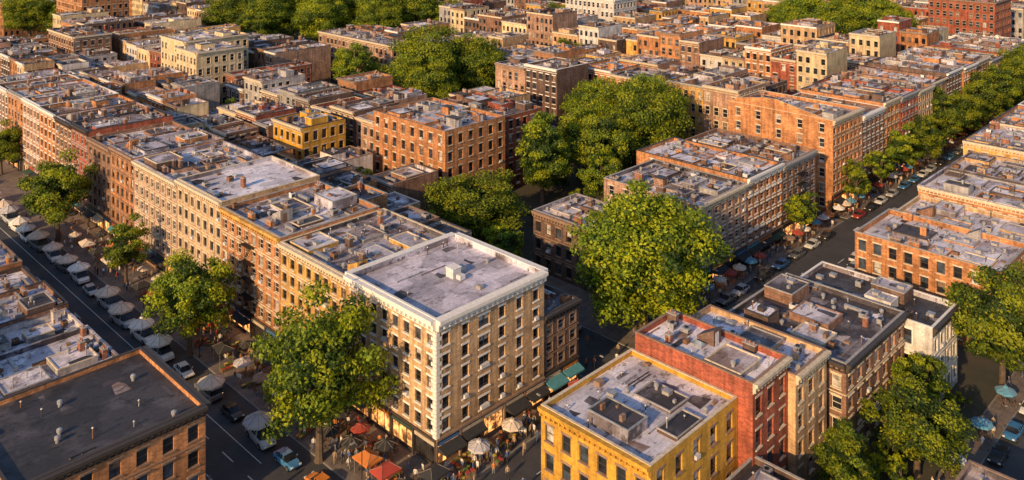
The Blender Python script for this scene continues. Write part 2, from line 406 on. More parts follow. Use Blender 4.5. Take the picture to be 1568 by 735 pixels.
occ = []
def building(name, u0, u1, v0, v1, h, wm, rm, fl=5, W=None, S=None, E=0, Nn=0, shop='', trim=None, corn='W', cm=None, cs=1.0,
             det=2, n=None, style=None, fr=None, par=.75, quoin=False, esc=(), paired=(), gable=False, ww=None, kinds=None, slabs=True, cop=None, aw=None):
    occ.append((u0, u1, v0, v1))
    u0 += .02; v0 += .02; u1 -= .02; v1 -= .02; h += R.random()*.06
    mb = MB(); b = (u0, u1, v0, v1); wm = WM[wm]; rm = RM[rm]
    trim = trim or R.choice(TR); cm = cm or trim; fr = fr or R.choice([frame_w, frame_d, frame_d]); style = R.choice([1,2,2,3]) if style is None else style
    for sd, nb in (('W', W), ('S', S), ('E', E), ('N', Nn)):
        f, D, NN = SIDES[sd]; L = (v1-v0) if sd in 'WE' else (u1-u0)
        w = Wall(mb, f(b), D, NN, L)
        if nb is None: nb = max(1, round(L/2.7))
        z0 = 4.2 if sd in shop else 0
        cz = 1.3*cs if sd in corn else .5
        if nb:
            w.windows(z0 if z0 else .3, h-cz, fl, nb, wm, trim, fr, det if sd in 'WS' else 0, style, skip=0 if det == 2 else .06, paired=paired if sd == 'S' else (), ww=ww)
            if not z0: w.q(0, L, 0, .3, 0, wm)
            w.q(0, L, h-cz, h, 0, cm if quoin else wm)
        else:
            w.q(0, L, z0, h, 0, wm)
        if z0: w.shops(4.2, R.choice([darktrim, bstone, darktrim, darktrim]), aw)
        if sd in corn: w.cornice(h, cm, cs, det, 0, L)
        if sd in esc:
            w.fire_escape(L*.5, 4.2, (h-cz-4.2)/fl, fl, black)
        if quoin and sd in 'WS':
            k = 0; z = z0
            while z < h-1.8:
                q = .95 if (k % 2) else .6
                a = (L-q, L) if sd == 'W' else (0, q)
                w.box(a[0], a[1], z+.02, z+.5, -.01, .07+(0 if sd == 'W' else .003), trim); z += .56; k += 1
    t = .3; zr = h-par
    mb.poly([(u0+t,v0+t,zr),(u1-t,v0+t,zr),(u1-t,v1-t,zr),(u0+t,v1-t,zr)], rm)
    pm = R.choice([wm, RM['mid'], wm, RM['dark']])
    a, c = (u0+t, v0+t), (u1-t, v1-t)
    mb.poly([(a[0],a[1],zr),(a[0],c[1],zr),(a[0],c[1],h),(a[0],a[1],h)], pm); mb.poly([(c[0],a[1],zr),(c[0],c[1],zr),(c[0],c[1],h),(c[0],a[1],h)], pm)
    mb.poly([(a[0],a[1],zr),(c[0],a[1],zr),(c[0],a[1],h),(a[0],a[1],h)], pm); mb.poly([(a[0],c[1],zr),(c[0],c[1],zr),(c[0],c[1],h),(a[0],c[1],h)], pm)
    cp = cop or (trim if quoin else R.choice([trim, greyt, bstone, darktrim, darktrim, RM['mid']]))
    hh = h+.035
    mb.box(u0-.04,v0-.04,h+.001,u1+.04,v0+t+.04,hh+.07,cp); mb.box(u0-.04,v1-t-.04,h+.001,u1+.04,v1+.04,hh+.072,cp)
    mb.box(u0-.041,v0+t+.04,h+.001,u0+t+.04,v1-t-.04,hh+.065,cp); mb.box(u1-t-.04,v0+t+.04,h+.001,u1+.041,v1-t-.04,hh+.066,cp)
    if gable:
        m = (v0+v1)/2+2
        for du in (0, .4): mb.poly([(u0+du,v0+2,h+.1),(u0+du,v1,h+.1),(u0+du,v1-3,h+1.4),(u0+du,m+1.5,h+2.6),(u0+du,m-1.5,h+2.6)], wm)
        pts = [(v0+2,h+.1),(m-1.5,h+2.6),(m+1.5,h+2.6),(v1-3,h+1.4),(v1,h+.1)]
        for (y0,za),(y1,zb) in zip(pts, pts[1:]): mb.poly([(u0-.05,y0,za),(u0+.45,y0,za),(u0+.45,y1,zb),(u0-.05,y1,zb)], trim)
    if n is None: n = int((u1-u0)*(v1-v0)/(11 if det == 2 else 17))+4
    clutter(mb, u0+t, u1-t, v0+t, v1-t, zr, min(n, 48), wm, det, kinds, slabs)
    if name == 'corner_apartment_building':
        mb.box(11,9,zr,12.6,10.6,zr+1.35,clutwhite); mb.box(10.9,8.9,zr+1.352,12.7,10.7,zr+1.45,white)
        mb.box(13.0,9.6,zr,14.2,10.7,zr+.9,metal); mb.box(11.2,7.6,zr+.15,12.2,8.5,zr+.8,clutwhite,bottom=True)
    return mb.obj(name, (u0, v0, 0))

B = building
small = {'pipe':5,'box':4,'stack':2,'hatch':1,'cond':2}
B('corner_apartment_building', 0,21.2,0,20, 20,'tan','lav',5,W=8,S=6,shop='WS',trim=white,corn='WSEN',cm=white,cs=1.3,n=11,style=2,quoin=True,paired=(2,),par=.9,fr=frame_d,ww=1.2,E=5,kinds=small,slabs=False,aw=AW[0])
B('ochre_row_building', 0,21,20,39, 19.3,'ochre','mid',5,W=8,S=0,shop='W',trim=cream,cm=cream,style=1,n=40)
B('orange_row_building', 0,20,39,59, 19.9,'orange','patch',5,W=8,S=0,shop='W',trim=cream,cm=WM['ochre'],style=1,n=26,esc='W')
B('cream_row_building', 0,20.5,59,77, 20.8,'tan','silver',5,W=7,S=0,shop='W',trim=cream,cm=cream,style=3,n=10,slabs=False)
B('tan_row_building', 0,20,77,97.4, 20.0,'pink','patch',5,W=8,S=0,shop='W',trim=cream,cm=cream,style=3)
B('brownstone_row_building', 0,20,97.4,110, 20.4,'orange','mid',5,W=5,S=0,shop='W',trim=bstone,style=1)
B('brownstone_row_building', 0,20,110,123.4, 19.6,'brown','patch',5,W=5,S=0,shop='W',trim=bstone,style=3)
vv = 123.4
for i, (wd, wmn, rmn, hh) in enumerate(((10.6,'red','brown',21.0),(11,'brown','dark',20.5),(12,'orange','brown',20.8),(13.5,'pink','lav',20.9),(13,'orange','patch',21),(12,'brown','mid',20.6),(13,'tan','patch',20))):
    B('row_building', 0, 20, vv, vv+wd, hh, wmn, rmn, 5, S=0, shop='W', det=2 if i < 4 else 1, cm=darktrim if i in (0,1) else None); vv += wd
B('dark_shop_building', 21.3,29.5,.3,17, 13,'dark','dark',3,S=3,E=4,shop='S',corn='S',cm=darktrim,aw=AW[3])
def strip(u0, u1, v0, v1, hs, axis='v', wr=(7,12), names='row_house', pal=None, det=None, jit=1.0, shop=''):
    pal = pal or ['brown','red','orange','pink','tan','dark','grey','cream','ochre','orange','pale','brown','pink','tan','orange']
    a, end = (v0, v1) if axis == 'v' else (u0, u1)
    while a < end-4:
        w = min(R.uniform(*wr), end-a)
        if end-a-w < 4: w = end-a
        r = (u0+R.uniform(0,jit), u1-R.uniform(0,jit), a, a+w) if axis == 'v' else (a, a+w, v0+R.uniform(0,jit*.3), v1-R.uniform(0,jit))
        a += w
        h = R.uniform(*hs)
        if any(r[0] < o[1]-.01 and r[1] > o[0]+.01 and r[2] < o[3]-.01 and r[3] > o[2]+.01 for o in occ+nobuild): continue
        cu, cv = (r[0]+r[1])/2, (r[2]+r[3])/2
        if any((cu-t[0])**2+(cv-t[1])**2 < (t[2]*.62+4)**2 for t in treec): continue
        p = proj(cu, cv, h)
        if p is None or p[0] < -130 or p[0] > 1700 or p[1] < -45: continue
        d = det if det is not None else (2 if p[2] < 200 else 1 if p[2] < 330 else 0)
        wmn = R.choice(pal); fl = max(2, round((h-1.2)/3.5))
        B(names, *r, h, wmn, R.choices(['lav','silver','dark','mid','brown','patch','black'], (2,3,2.6,3,2,4.4,.6))[0], fl, corn='W' if axis == 'v' else 'S', det=d, E=0,
          W=None if (axis == 'v' or R.random() < .3) else 0, S=None if (axis == 'u' or R.random() < .35) else 0, shop=shop)
# (u, v, radius) of every tree
treec = [(-9.5,12.9,9),(-9.8,51,7.5),(-7,84,5),(-8.6,117,8),(49.5,2.4,14.4),(53.5,49.5,11.5),(82.5,56.7,8),(117,53,14),(131,60,13),(106,60,10),(124,72,12),
         (122,146,16),(135,137,14),(111,134,11),(109,172,9.5),(31,-41.5,4.8),(44,-45.5,7),(72,-48,8.5),(26,-44,3.6),(56,-42.5,4.2),(317,101,16),(336,82,18),(297,80,15),(312,70,15),(285,90,12),(325,66,14),(330,120,12),(340,206,16),(352,195,13),
         (150,300,19),(172,285,18),(158,270,15),(138,286,15),(190,268,17),(206,255,15),(178,252,13),(130,305,15),(215,240,12),(118,268,9),(70,400,14),(84,392,12),(62,112,5),(-4,175,6),(98,50,9),(90,44,6),(370,222,13),(187,139,8),(93,108,5),(55,160,5),(212,90,7),(250,200,9),(46,33,4.5),(36.5,47,5),(37,63,4.5),(42,95,4),(47,82,4.5),(88,60,7)]
nobuild = [(118,196,244,314),(272,347,56,116),(325,362,183,215),(100,145,116,158),(96,120,156,182),(60,100,385,410),(196,225,236,262),(98,142,36,86)]
treec += [(u, .4, r) for u, r in ((104.5,4.5),(133,4.4),(148,4.5),(160,5.5),(176,6.5),(195,8),(212,7),(226,8.5),(246,8),(262,10.5),(280,10.5),(300,11),(322,10))]
B('yellow_corner_building', 2,20,-33,-17, 15,'yellow','silver',4,W=6,S=5,cm=WM['yellow'],corn='W',trim=bstone,style=2,n=18,par=.6,fr=frame_d,kinds=small,cop=cream)
B('red_brick_house', 20.1,29,-35,-17.5, 17.4,'red','silver',4,W=0,S=3,corn='S',trim=cream,n=14,style=2,cop=bstone)
B('ochre_brick_house', 29.1,38,-36,-18, 15.2,'tan','silver',4,W=0,S=3,corn='S',trim=cream,n=16)
B('grey_apartment_building', 39.5,60,-38,-19, 13.3,'brown','dark',4,W=7,S=7,corn='SW',trim=cream,cm=darktrim,n=24,style=1,fr=frame_w)
B('white_apartment_building', 60.1,71,-42,-20, 12.2,'pale','black',3,W=3,S=4,corn='S',trim=white,cm=darktrim,n=12)
B('flat_roof_annex', 5,21,-46,-34.6, 8.2,'dark','black',2,W=4,S=5,corn='W',n=14)
B('brick_house', 22,37,-64,-54, 9,'orange','brown',2,corn='W',n=14)
B('orange_apartment_building', 83,99,-45,-20.6, 14.2,'orange','patch',4,W=9,S=6,corn='',trim=cream,n=30,par=.9,style=2,cop=greyt)
B('tan_house', 99.1,114,-46,-21, 13.3,'tan','silver',4,W=8,S=5,trim=cream,n=20)
B('ochre_apartment_building', 115,132,-45,-20.4, 15,'orange','patch',4,W=9,S=6,corn='W',trim=cream,n=22)
B('cream_house', 132.1,150,-44,-20, 14.5,'tan','silver',4,W=8,S=6)
B('ochre_house', 151,172,-44,-18, 16.5,'ochre','lav',4,W=8,S=6)
B('brick_house', 172.1,196,-44,-18, 17,'orange','mid',5)
B('brick_house', 197,225,-40,-18, 17,'brown','patch',5,det=1)
B('brick_house', 225,260,-40,-18, 16,'orange','mid',5,det=1)
B('brick_corner_building', -47,-25.4,13.4,32.5, 14,'orange','black',4,W=6,S=7,corn='SE',cm=darktrim,trim=bstone,n=12,E=6,style=1,fr=frame_d,par=.6,cs=1.0,kinds={'pipe':3,'stack':2,'hatch':1,'ac':1,'cond':2,'box':1,'sky':1},slabs=False,cop=darktrim)
for a in ((-41,-24.5,42,55,8.8,'brown','silver'),(-40,-24,55.1,66,7.6,'pale','patch'),(-39,-23.5,66.1,78,8.2,'brown','lav'),(-40,-23.5,78.1,90,7.2,'dark','silver'),(-40,-23.5,90.1,104,8,'orange','patch'),(-40,-23.5,104.1,122,8.5,'brown','mid')):
    B('market_shop_building', *a, 2, W=None, S=3, E=4, n=18)
B('brownstone_house', -62,-43,48,66, 13,'brown','mid',4)
B('brownstone_house', -62,-43,67,84, 11,'tan','patch',3)
B('brick_house', -66,-48,33,47, 9,'red','mid',3)
B('brownstone_corner_house', 54,67.5,14,33, 12,'dark','silver',3,corn='WS',cm=bstone,trim=bstone,style=1,n=22)
B('low_shop_building', 33.5,43,23,31, 6,'dark','dark',2,n=10)
B('tan_row_building', 68,86,3,26, 16.8,'pink','patch',5,S=7,W=6,corn='S',shop='S',trim=cream,n=36)
B('brick_row_building', 86.1,101,3,31, 17.6,'orange','silver',5,S=6,W=3,corn='S',shop='S',n=32)
B('brown_row_building', 101.1,117,3,29, 17,'brown','mid',5,S=6,W=0,corn='S',shop='S',esc='S')
B('gabled_apartment_building', 126,143,3,31, 22,'orange','brown',6,W=5,S=7,corn='S',shop='S',gable=True,trim=cream,n=22)
uu = 143.1
for wmn, rmn in (('brown','mid'),('orange','brown'),('red','patch'),('pink','mid'),('brown','silver'),('dark','mid'),('orange','lav'),('brown','patch'),('tan','mid'),('red','brown'),('brown','patch'),('pale','mid')):
    wd = R.uniform(11,15); B('row_building', uu, uu+wd, 3+R.random(), 26+R.uniform(0,5), R.uniform(19,21.5), wmn, rmn, 6, W=0, S=None, corn='S', shop='S', det=2 if uu < 190 else 1, n=22); uu += wd+.1
B('brick_apartment_building', 60,80,67,95, 20,'orange','patch',5,W=8,S=6,corn='',trim=cream,n=34,style=2,cop=bstone)
B('brick_apartment_building', 80.1,96,69,95, 19,'red','dark',5,W=0,S=6,corn='',trim=cream,n=26,style=2,cop=bstone)
B('yellow_house', 44,57,103,117, 17,'yellow','mid',4,corn='W',trim=cream)
B('cream_apartment_building', 57,74,188,203, 23,'cream','lav',6,trim=cream,corn='WS',n=14,det=1)
B('cream_apartment_building', 60,84,203.1,222, 24.5,'cream','silver',6,trim=cream,corn='WS',n=14,det=1)
B('red_brick_apartment_building', 67,96,180,187.5, 15,'red','mid',4,trim=bstone,det=1)
B('long_apartment_building', 124,140,170,219, 19,'pink','lav',5,trim=cream,corn='WS',det=1)
B('long_apartment_building', 146,172,128,146, 17,'tan','patch',5,trim=cream,corn='WS',det=1)
B('white_apartment_building', 250,268,165,195, 25,'pale','silver',6,trim=white,corn='WS',det=1)
B('brick_tower_building', 348,372,30,58, 27,'red','mid',7,trim=bstone,corn='WS',det=1)
B('brick_apartment_block', 76,98,345,380, 27,'orange','lav',7,trim=cream,corn='WS',det=1)
B('brick_apartment_block', 44,58,262,290, 21,'brown','patch',6,trim=cream,corn='WS',det=1)
strip(173,188,60,128,(15,17.5),pal=['orange','tan','brown','pink'])
nb0 = nobuild; nobuild = []
strip(21.2,30.5,18,126,(13,17.5),wr=(6,10)); strip(31,41,52,126,(12,17),wr=(6,10))
strip(20.3,30.5,126,300,(14,18),wr=(7,11)); strip(31,41,126,330,(13,18),wr=(7,11))
nobuild = nb0
strip(43,56,118,330,(12,17)); strip(43,57,66,100,(9,13))
strip(62,78,98,178,(13,18)); strip(84,100,98,178,(12,17))
strip(102,118,78,166,(12,17))
strip(62,84,226,460,(14,20)); strip(88,112,192,460,(13,19))
for k, u in enumerate((124,143,160,194,228,246,282,300,336,354,392,410,448,470,510,530,570)):
    for v0, v1 in ((36,116),(120,226),(244,356),(372,498),(512,640)):
        if v0 == 36 and u > 340: v0 = 28
        strip(u, u+R.uniform(14.5,17), v0+(k%3)*2, v1, (14,20) if R.random() < .7 else (18,25), wr=(8,15))

# ------------------------------------------------------------------ ground, roads, pavements
def groundmat(name, c, c2, sc, rough=.9, cr=None):
    m, nt, b = newmat(name)
    g = N(nt, 'ShaderNodeNewGeometry').outputs['Position']
    a = cmix(nt, maprange(nt, noise(nt, g, sc, 8, .65), .35, .65, 0, 1), c, c2)
    f = maprange(nt, noise(nt, g, 3.5, 4, .7), .3, .7, .8, 1.2)
    if cr:
        br = N(nt, 'ShaderNodeTexBrick'); nt.links.new(g, br.inputs['Vector']); br.inputs['Scale'].default_value = 1; br.offset = 0
        br.inputs['Brick Width'].default_value = cr; br.inputs['Row Height'].default_value = cr; br.inputs['Mortar Size'].default_value = .03
        f = math_(nt, 'MULTIPLY', f, maprange(nt, br.outputs['Fac'], 0, 1, 1, .6))
    nt.links.new(cmul(nt, a, f), b.inputs['Base Color']); b.inputs['Roughness'].default_value = rough
    return m
GM = groundmat('yard_ground', (.04,.045,.025), (.085,.07,.055), .12)
ASP = groundmat('asphalt', (.042,.042,.05), (.072,.07,.076), .22, .8)
PAV = groundmat('pavement_slabs', (.13,.105,.095), (.22,.18,.16), .5, .85, 1.5)
KERB = plain('kerb_stone', (.24,.23,.22), .85)
PAINT = plain('road_paint', (.6,.59,.55), .7, var=.35, sc=3)
def sheet(name, u0, u1, v0, v1, z, m):
    mb = MB(); mb.poly([(u0,v0,z),(u1,v0,z),(u1,v1,z),(u0,v1,z)], m); return mb.obj(name)
sheet('ground', -1500,2500,-1500,2500,0,GM)
sheet('road', -22,-9.5,-400,1200,.004,ASP)
sheet('road', -9.5,900,-15,-4.5,.004,ASP); sheet('road', -900,-22,-15,-4.5,.004,ASP)
sheet('road', 44,900,-4.5,-1,.004,ASP)
sheet('road', 31,43,-4.5,60,.004,ASP)
sheet('road', 20,900,-60,-51,.004,ASP)
sheet('road', -9.5,900,230,243,.004,ASP)
for u in (213,318,430): sheet('road', u, u+12, 3, 229, .004, ASP)
def pave(u0,u1,v0,v1):
    mb = MB(); mb.box(u0,v0,0,u1,v1,.13,KERB); mb.box(u0+.18,v0+.18,.0,u1-.18,v1-.18,.136,PAV); mb.obj('pavement')
pave(-9.5,31,-4.5,229); pave(43,123,-1,36); pave(125,900,-1,2.9); pave(-25.6,-22,10,400); pave(1,900,-18.2,-15); pave(20,900,-51,-47.5)
pave(-80,-25.6,10,13.2)
pm = MB()
v = 0
while v < 170: pm.box(-17.9,v,.0,-17.75,v+3,.012,PAINT); v += 7
pm.box(-15.4,18,.0,-15.28,150,.012,PAINT); pm.box(-21.6,12,0,-21.45,150,.012,PAINT)
u = 2
while u < 330: pm.box(u,-9.9,0,u+3,-9.75,.012,PAINT); u += 7
for k in range(9): pm.box(32.2+k*1.2,-4.2,0,32.8+k*1.2,-1.0,.012,PAINT)
for k in range(8): pm.box(-5.2,-14.4+k*1.25,0,-2,-13.8+k*1.25,.012,PAINT)
for k in range(8): pm.box(119.3,-14+k*1.25,0,122,-13.4+k*1.25,.012,PAINT)
pm.obj('road_markings')

# ------------------------------------------------------------------ trees
def leafmat(name, c):
    m, nt, b = newmat(name)
    g = N(nt, 'ShaderNodeNewGeometry').outputs['Position']
    oi = N(nt, 'ShaderNodeObjectInfo').outputs['Random']
    f = math_(nt, 'MULTIPLY', maprange(nt, noise(nt, g, .6, 3), .3, .7, .65, 1.35), maprange(nt, oi, 0, 1, .75, 1.15))
    col = cmul(nt, c, f); nt.links.new(col, b.inputs['Base Color']); b.inputs['Roughness'].default_value = .6
    tr = N(nt, 'ShaderNodeBsdfTranslucent'); nt.links.new(cmul(nt, (c[0]*1.4, c[1]*1.25, c[2]*.6), f), tr.inputs[0])
    mx = N(nt, 'ShaderNodeMixShader'); mx.inputs[0].default_value = .42
    nt.links.new(b.outputs[0], mx.inputs[1]); nt.links.new(tr.outputs[0], mx.inputs[2])
    nt.links.new(mx.outputs[0], nt.nodes['Material Output'].inputs[0]); return m
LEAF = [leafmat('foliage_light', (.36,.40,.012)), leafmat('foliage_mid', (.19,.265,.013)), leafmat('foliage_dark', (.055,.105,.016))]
BARK = plain('bark', (.10,.07,.05), .9, var=.4)
def tree_mesh(name, seed, Rr, H, zc, rz, nclu, nleaf, ls, cone=False):
    rng = np.random.default_rng(seed)
    d = rng.normal(size=(nclu, 3)); d /= np.linalg.norm(d, axis=1)[:, None]
    ph = np.arctan2(d[:, 1], d[:, 0]); p0 = rng.uniform(0, 6, 4)
    lump = 1+.13*np.sin(3*ph+p0[0])+.10*np.sin(5*ph+p0[1]+3*d[:, 2])+.07*np.sin(7*d[:, 2]+p0[2])
    rad = rng.uniform(.15, 1, nclu)**.5*lump*.84
    c = d*rad[:, None]*np.array([Rr, Rr, rz])
    if cone:
        t = (c[:, 2]/rz+1)/2; c[:, 0] *= (1.25-1.0*t); c[:, 1] *= (1.25-1.0*t)
    low = c[:, 2] < -.35*rz; c[low, 2] = -.35*rz+(c[low, 2]+.35*rz)*.85
    c[:, 2] += zc
    cr = Rr*rng.uniform(.12, .25, nclu)
    idx = rng.choice(nclu, nleaf, p=cr**2/np.sum(cr**2))
    e = rng.normal(size=(nleaf, 3)); e /= np.linalg.norm(e, axis=1)[:, None]
    pos = c[idx]+e*(cr[idx]*rng.uniform(.45, 1.15, nleaf))[:, None]*np.array([1, 1, .68])
    out = pos-np.array([0, 0, zc]); out /= np.linalg.norm(out, axis=1)[:, None]+1e-6
    n = .55*e+.45*out+.55*rng.normal(size=(nleaf, 3)); n /= np.linalg.norm(n, axis=1)[:, None]
    t = np.cross(n, rng.normal(size=(nleaf, 3))); t /= np.linalg.norm(t, axis=1)[:, None]; b = np.cross(n, t)
    s = (ls*rng.uniform(.6, 1.3, nleaf))[:, None]
    V = np.stack([pos-t*s*.5, pos-b*s*.3-n*s*.08, pos+t*s*.5, pos+b*s*.3-n*s*.08], 1).reshape(-1, 3)
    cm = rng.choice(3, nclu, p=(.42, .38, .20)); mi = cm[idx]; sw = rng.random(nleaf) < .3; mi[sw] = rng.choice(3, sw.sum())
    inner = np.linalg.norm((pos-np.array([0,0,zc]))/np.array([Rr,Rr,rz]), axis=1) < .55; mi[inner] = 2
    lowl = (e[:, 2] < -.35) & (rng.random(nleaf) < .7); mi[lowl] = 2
    mb = MB(); mb.mats = [*LEAF]; mb.ix = {m.name: i for i, m in enumerate(LEAF)}
    tr = Rr*.045+.08; zt = zc-rz*.45
    mb.tube((0,0,-.1),(0,0,.6),tr*1.6,tr*1.1,BARK,9); mb.tube((0,0,.6),(tr*.5,0,zt),tr*1.1,tr*.8,BARK,9); mb.tube((tr*.5,0,zt),(0,tr*.6,zc+rz*.3),tr*.8,tr*.3,BARK,7)
    for k in range(13):
        q = c[k]; m1 = (q[0]*.45, q[1]*.45, zt+(q[2]-zt)*.55); a = (tr*.4, 0, zt-R.uniform(0,.4)+max(0,(q[2]-zt)*.2))
        mb.tube(a, m1, tr*.5, tr*.3, BARK, 6); mb.tube(m1, tuple(q), tr*.3, tr*.08, BARK, 5)
    nb = len(mb.v)
    me = bpy.data.meshes.new(name)
    F = mb.f+[tuple(r) for r in (np.arange(nleaf*4).reshape(-1, 4)+nb).tolist()]
    me.from_pydata(mb.v+V.tolist(), [], F)
    for m in mb.mats: me.materials.append(m)
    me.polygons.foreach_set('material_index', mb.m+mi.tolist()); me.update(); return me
TBIG = [tree_mesh('broadleaf_large_%d' % i, 30+i, 11.5, 24, 12.6, 11.2, 230, 54000, .56) for i in range(2)]
TMED = [tree_mesh('broadleaf_medium_%d' % i, 50+i, 7.5, 18, 10.3, 7.6, 110, 23000, .47) for i in range(3)]
TSML = [tree_mesh('broadleaf_small_%d' % i, 70+i, 4.6, 12.5, 7.4, 4.9, 60, 9000, .42) for i in range(2)]
TCON = tree_mesh('tall_tree', 90, 7.5, 24, 13, 11, 120, 24000, .55, True)
for i, (u, v, r) in enumerate(treec):
    if (u, v) == (82.5, 56.7): inst('tall_tree', TCON, (u, v, 0), 1.0, (1.15,1.15,1.02)); continue
    if (u, v) == (31, -41.5): inst('tall_tree', TCON, (u, v, 0), 1.7, (.64,.64,.5)); continue
    if r >= 9.6: me, r0 = TBIG[i % 2], 11.5
    elif r >= 5.8: me, r0 = TMED[i % 3], 7.5
    else: me, r0 = TSML[i % 2], 4.6
    k = r/r0; zz = k if r < 12 else k*.9
    if (u, v) == (-9.5, 12.9): zz = 1.26
    if (u, v) == (53.5, 49.5): zz = .68
    if (u, v) == (44, -45.5): zz *= .74
    if (u, v) == (49.5, 2.4): zz = 1.06
    inst('maple_tree', me, (u, v, .13 if u < 0 or abs(v-.4) < .1 else 0), R.uniform(0, 6.28), (k, k, zz))
SHR = tree_mesh('garden_shrub_mesh', 99, 1.8, 3, 1.5, 1.5, 16, 1800, .3)
for _ in range(70):
    u, v = R.choice(((R.uniform(21,70), R.uniform(-47,-39)), (R.uniform(31,60), R.uniform(38,66)), (R.uniform(70,118), R.uniform(36,66)), (R.uniform(58,64), R.uniform(96,125))))
    if any(o[0]-1 < u < o[1]+1 and o[2]-1 < v < o[3]+1 for o in occ): continue
    inst('garden_shrub', SHR, (u, v, 0), R.uniform(0,6), R.uniform(.7,1.5))

# ------------------------------------------------------------------ vehicles
rubber = plain('tyre_rubber', (.02,.02,.02), .9); hub = plain('wheel_hub', (.4,.4,.42), .35, .8)
carglass = glassmat('car_glass', (.02,.024,.03), .05); lampr = plain('tail_lamp', (.35,.02,.02), .3); lampw = plain('head_lamp', (.7,.7,.68), .2)
def paint(name, c):
    m, nt, b = newmat(name); b.inputs['Roughness'].default_value = .32; b.inputs['Coat Weight'].default_value = .6
    g = N(nt, 'ShaderNodeNewGeometry').outputs['Position']; f = maprange(nt, noise(nt, g, 1.7, 3), .3, .7, .85, 1.1)
    nt.links.new(cmul(nt, c, f), b.inputs['Base Color']); return m
CP = [paint('car_paint_'+n, c) for n, c in (('white',(.72,.72,.72)),('silver',(.46,.47,.50)),('blue',(.05,.19,.40)),('black',(.025,.025,.03)),('red',(.38,.04,.03)),('orange',(.6,.19,.03)),('grey',(.16,.17,.18)))]
cloth = [plain('canvas_'+n, c, .9, var=.12, sc=1.2) for n, c in (('white',(.80,.75,.70)),('sand',(.66,.55,.45)),('red',(.36,.05,.035)),('orange',(.52,.17,.035)),('grey',(.48,.46,.48)),('blue',(.10,.30,.46)))]
seamc = plain('canvas_seam', (.26,.21,.17), .9)
def hull(mb, st, m):
    rings = []
    for y, w, zl, zh in st:
        n = len(mb.v); zm = zl+(zh-zl)*.55
        mb.v += [(-w*.94,y,zl),(-w,y,zm),(-w*.93,y,zh-.05),(-w*.84,y,zh),(w*.84,y,zh),(w*.93,y,zh-.05),(w,y,zm),(w*.94,y,zl)]; rings.append(n)
    i = mb.mi(m)
    for a, b in zip(rings, rings[1:]):
        for k in range(7): mb.f.append((a+k, a+k+1, b+k+1, b+k)); mb.m.append(i)
    mb.f.append(tuple(rings[0]+k for k in range(8))); mb.m.append(i); mb.f.append(tuple(rings[-1]+k for k in range(8))); mb.m.append(i)
def wheel(mb, x, y, r, side):
    k = 14; i = mb.mi(rubber); j = mb.mi(hub); n = len(mb.v); x0, x1 = x-side*.24, x
    for xx, rr in ((x0, r), (x1, r), (x1+side*.01, r*.6)):
        for q in range(k): a = 2*math.pi*q/k; mb.v.append((xx, y+rr*math.cos(a), r+rr*math.sin(a)))
    for s0 in (0, k):
        for q in range(k): p = (q+1) % k; mb.f.append((n+s0+q, n+s0+p, n+s0+k+p, n+s0+k+q)); mb.m.append(i)
    mb.f.append(tuple(n+2*k+q for q in range(k))); mb.m.append(j)
def car_mesh(name, p, van=False):
    mb = MB()
    if van:
        L = 2.9; hull(mb, [(-L,.92,.45,1.15),(-L+.15,1.04,.3,1.25),(-1.2,1.07,.27,1.28),(1.3,1.07,.27,1.26),(2.3,1.04,.3,1.15),(L,.9,.42,.98)], p)
        g = [(-2.8,.92,1.22,.86,1.98),(-2.4,1.0,1.25,.9,2.08),(1.0,1.0,1.25,.9,2.05),(1.95,.95,1.2,.86,1.28)]
    else:
        L = 2.25; hull(mb, [(-L,.78,.42,.88),(-L+.15,.88,.28,.96),(-1.2,.9,.24,1.0),(.9,.9,.24,.98),(1.75,.87,.27,.86),(L,.74,.38,.70)], p)
        g = [(-1.85,.80,.94,.62,1.0),(-1.15,.84,.97,.66,1.42),(.25,.84,.97,.66,1.42),(1.15,.80,.93,.66,.97)]
    n = len(mb.v); gi = mb.mi(carglass); pi = mb.mi(p)
    for y, wb, zb, wt, zt in g: mb.v += [(-wb,y,zb),(-wt,y,zt),(wt,y,zt),(wb,y,zb)]
    for a in range(3):
        o, q = n+4*a, n+4*a+4
        mb.f.append((o, o+1, q+1, q)); mb.m.append(gi); mb.f.append((o+2, o+3, q+3, q+2)); mb.m.append(gi)
        mb.f.append((o+1, o+2, q+2, q+1)); mb.m.append(pi if a == 1 or van and a == 0 else gi)
    mb.f.append((n, n+1, n+2, n+3)); mb.m.append(gi)
    zt = g[1][4]; mb.box(-g[1][3]-.02, g[1][0]-.05, zt+.002, g[1][3]+.02, g[2][0]+.05, zt+.045, p)
    for y in ((g[1][0]+.08, (g[1][0]+g[2][0])/2, g[2][0]-.05)):
        for sx in (-1, 1): mb.tube((sx*(g[1][1]+.005), y, g[1][2]-.02), (sx*(g[1][3]+.012), y, zt), .05, .05, p, 4)
    wy = 1.75 if van else 1.38; wr = .38 if van else .33; ww = 1.07 if van else .9
    for sx in (-1, 1):
        for sy in (-1, 1):
            n = len(mb.v); k = 12; ii = mb.mi(black)
            for q in range(k): a = 2*math.pi*q/k; mb.v.append((sx*(ww+.006), sy*wy+(wr+.08)*math.cos(a), wr+(wr+.08)*math.sin(a)))
            mb.f.append(tuple(n+q for q in range(k))); mb.m.append(ii)
            wheel(mb, sx*(ww+.03), sy*wy, wr, sx)
        mb.box(sx*.62-.16, L-.1, .62, sx*.62+.16, L+.02, .78, lampw, bottom=True); mb.box(sx*.66-.13, -L-.02, .68, sx*.66+.13, -L+.1, .86, lampr, bottom=True)
        mb.box(sx*1.02-.09, .75, 1.02 if not van else 1.3, sx*1.02+.09, .87, 1.14 if not van else 1.46, p, bottom=True)
    mb.box(-.8, L-.06, .34, .8, L+.05, .52, black, bottom=True); mb.box(-.8, -L-.05, .34, .8, -L+.06, .54, black, bottom=True)
    return mb, mb.mesh(name)
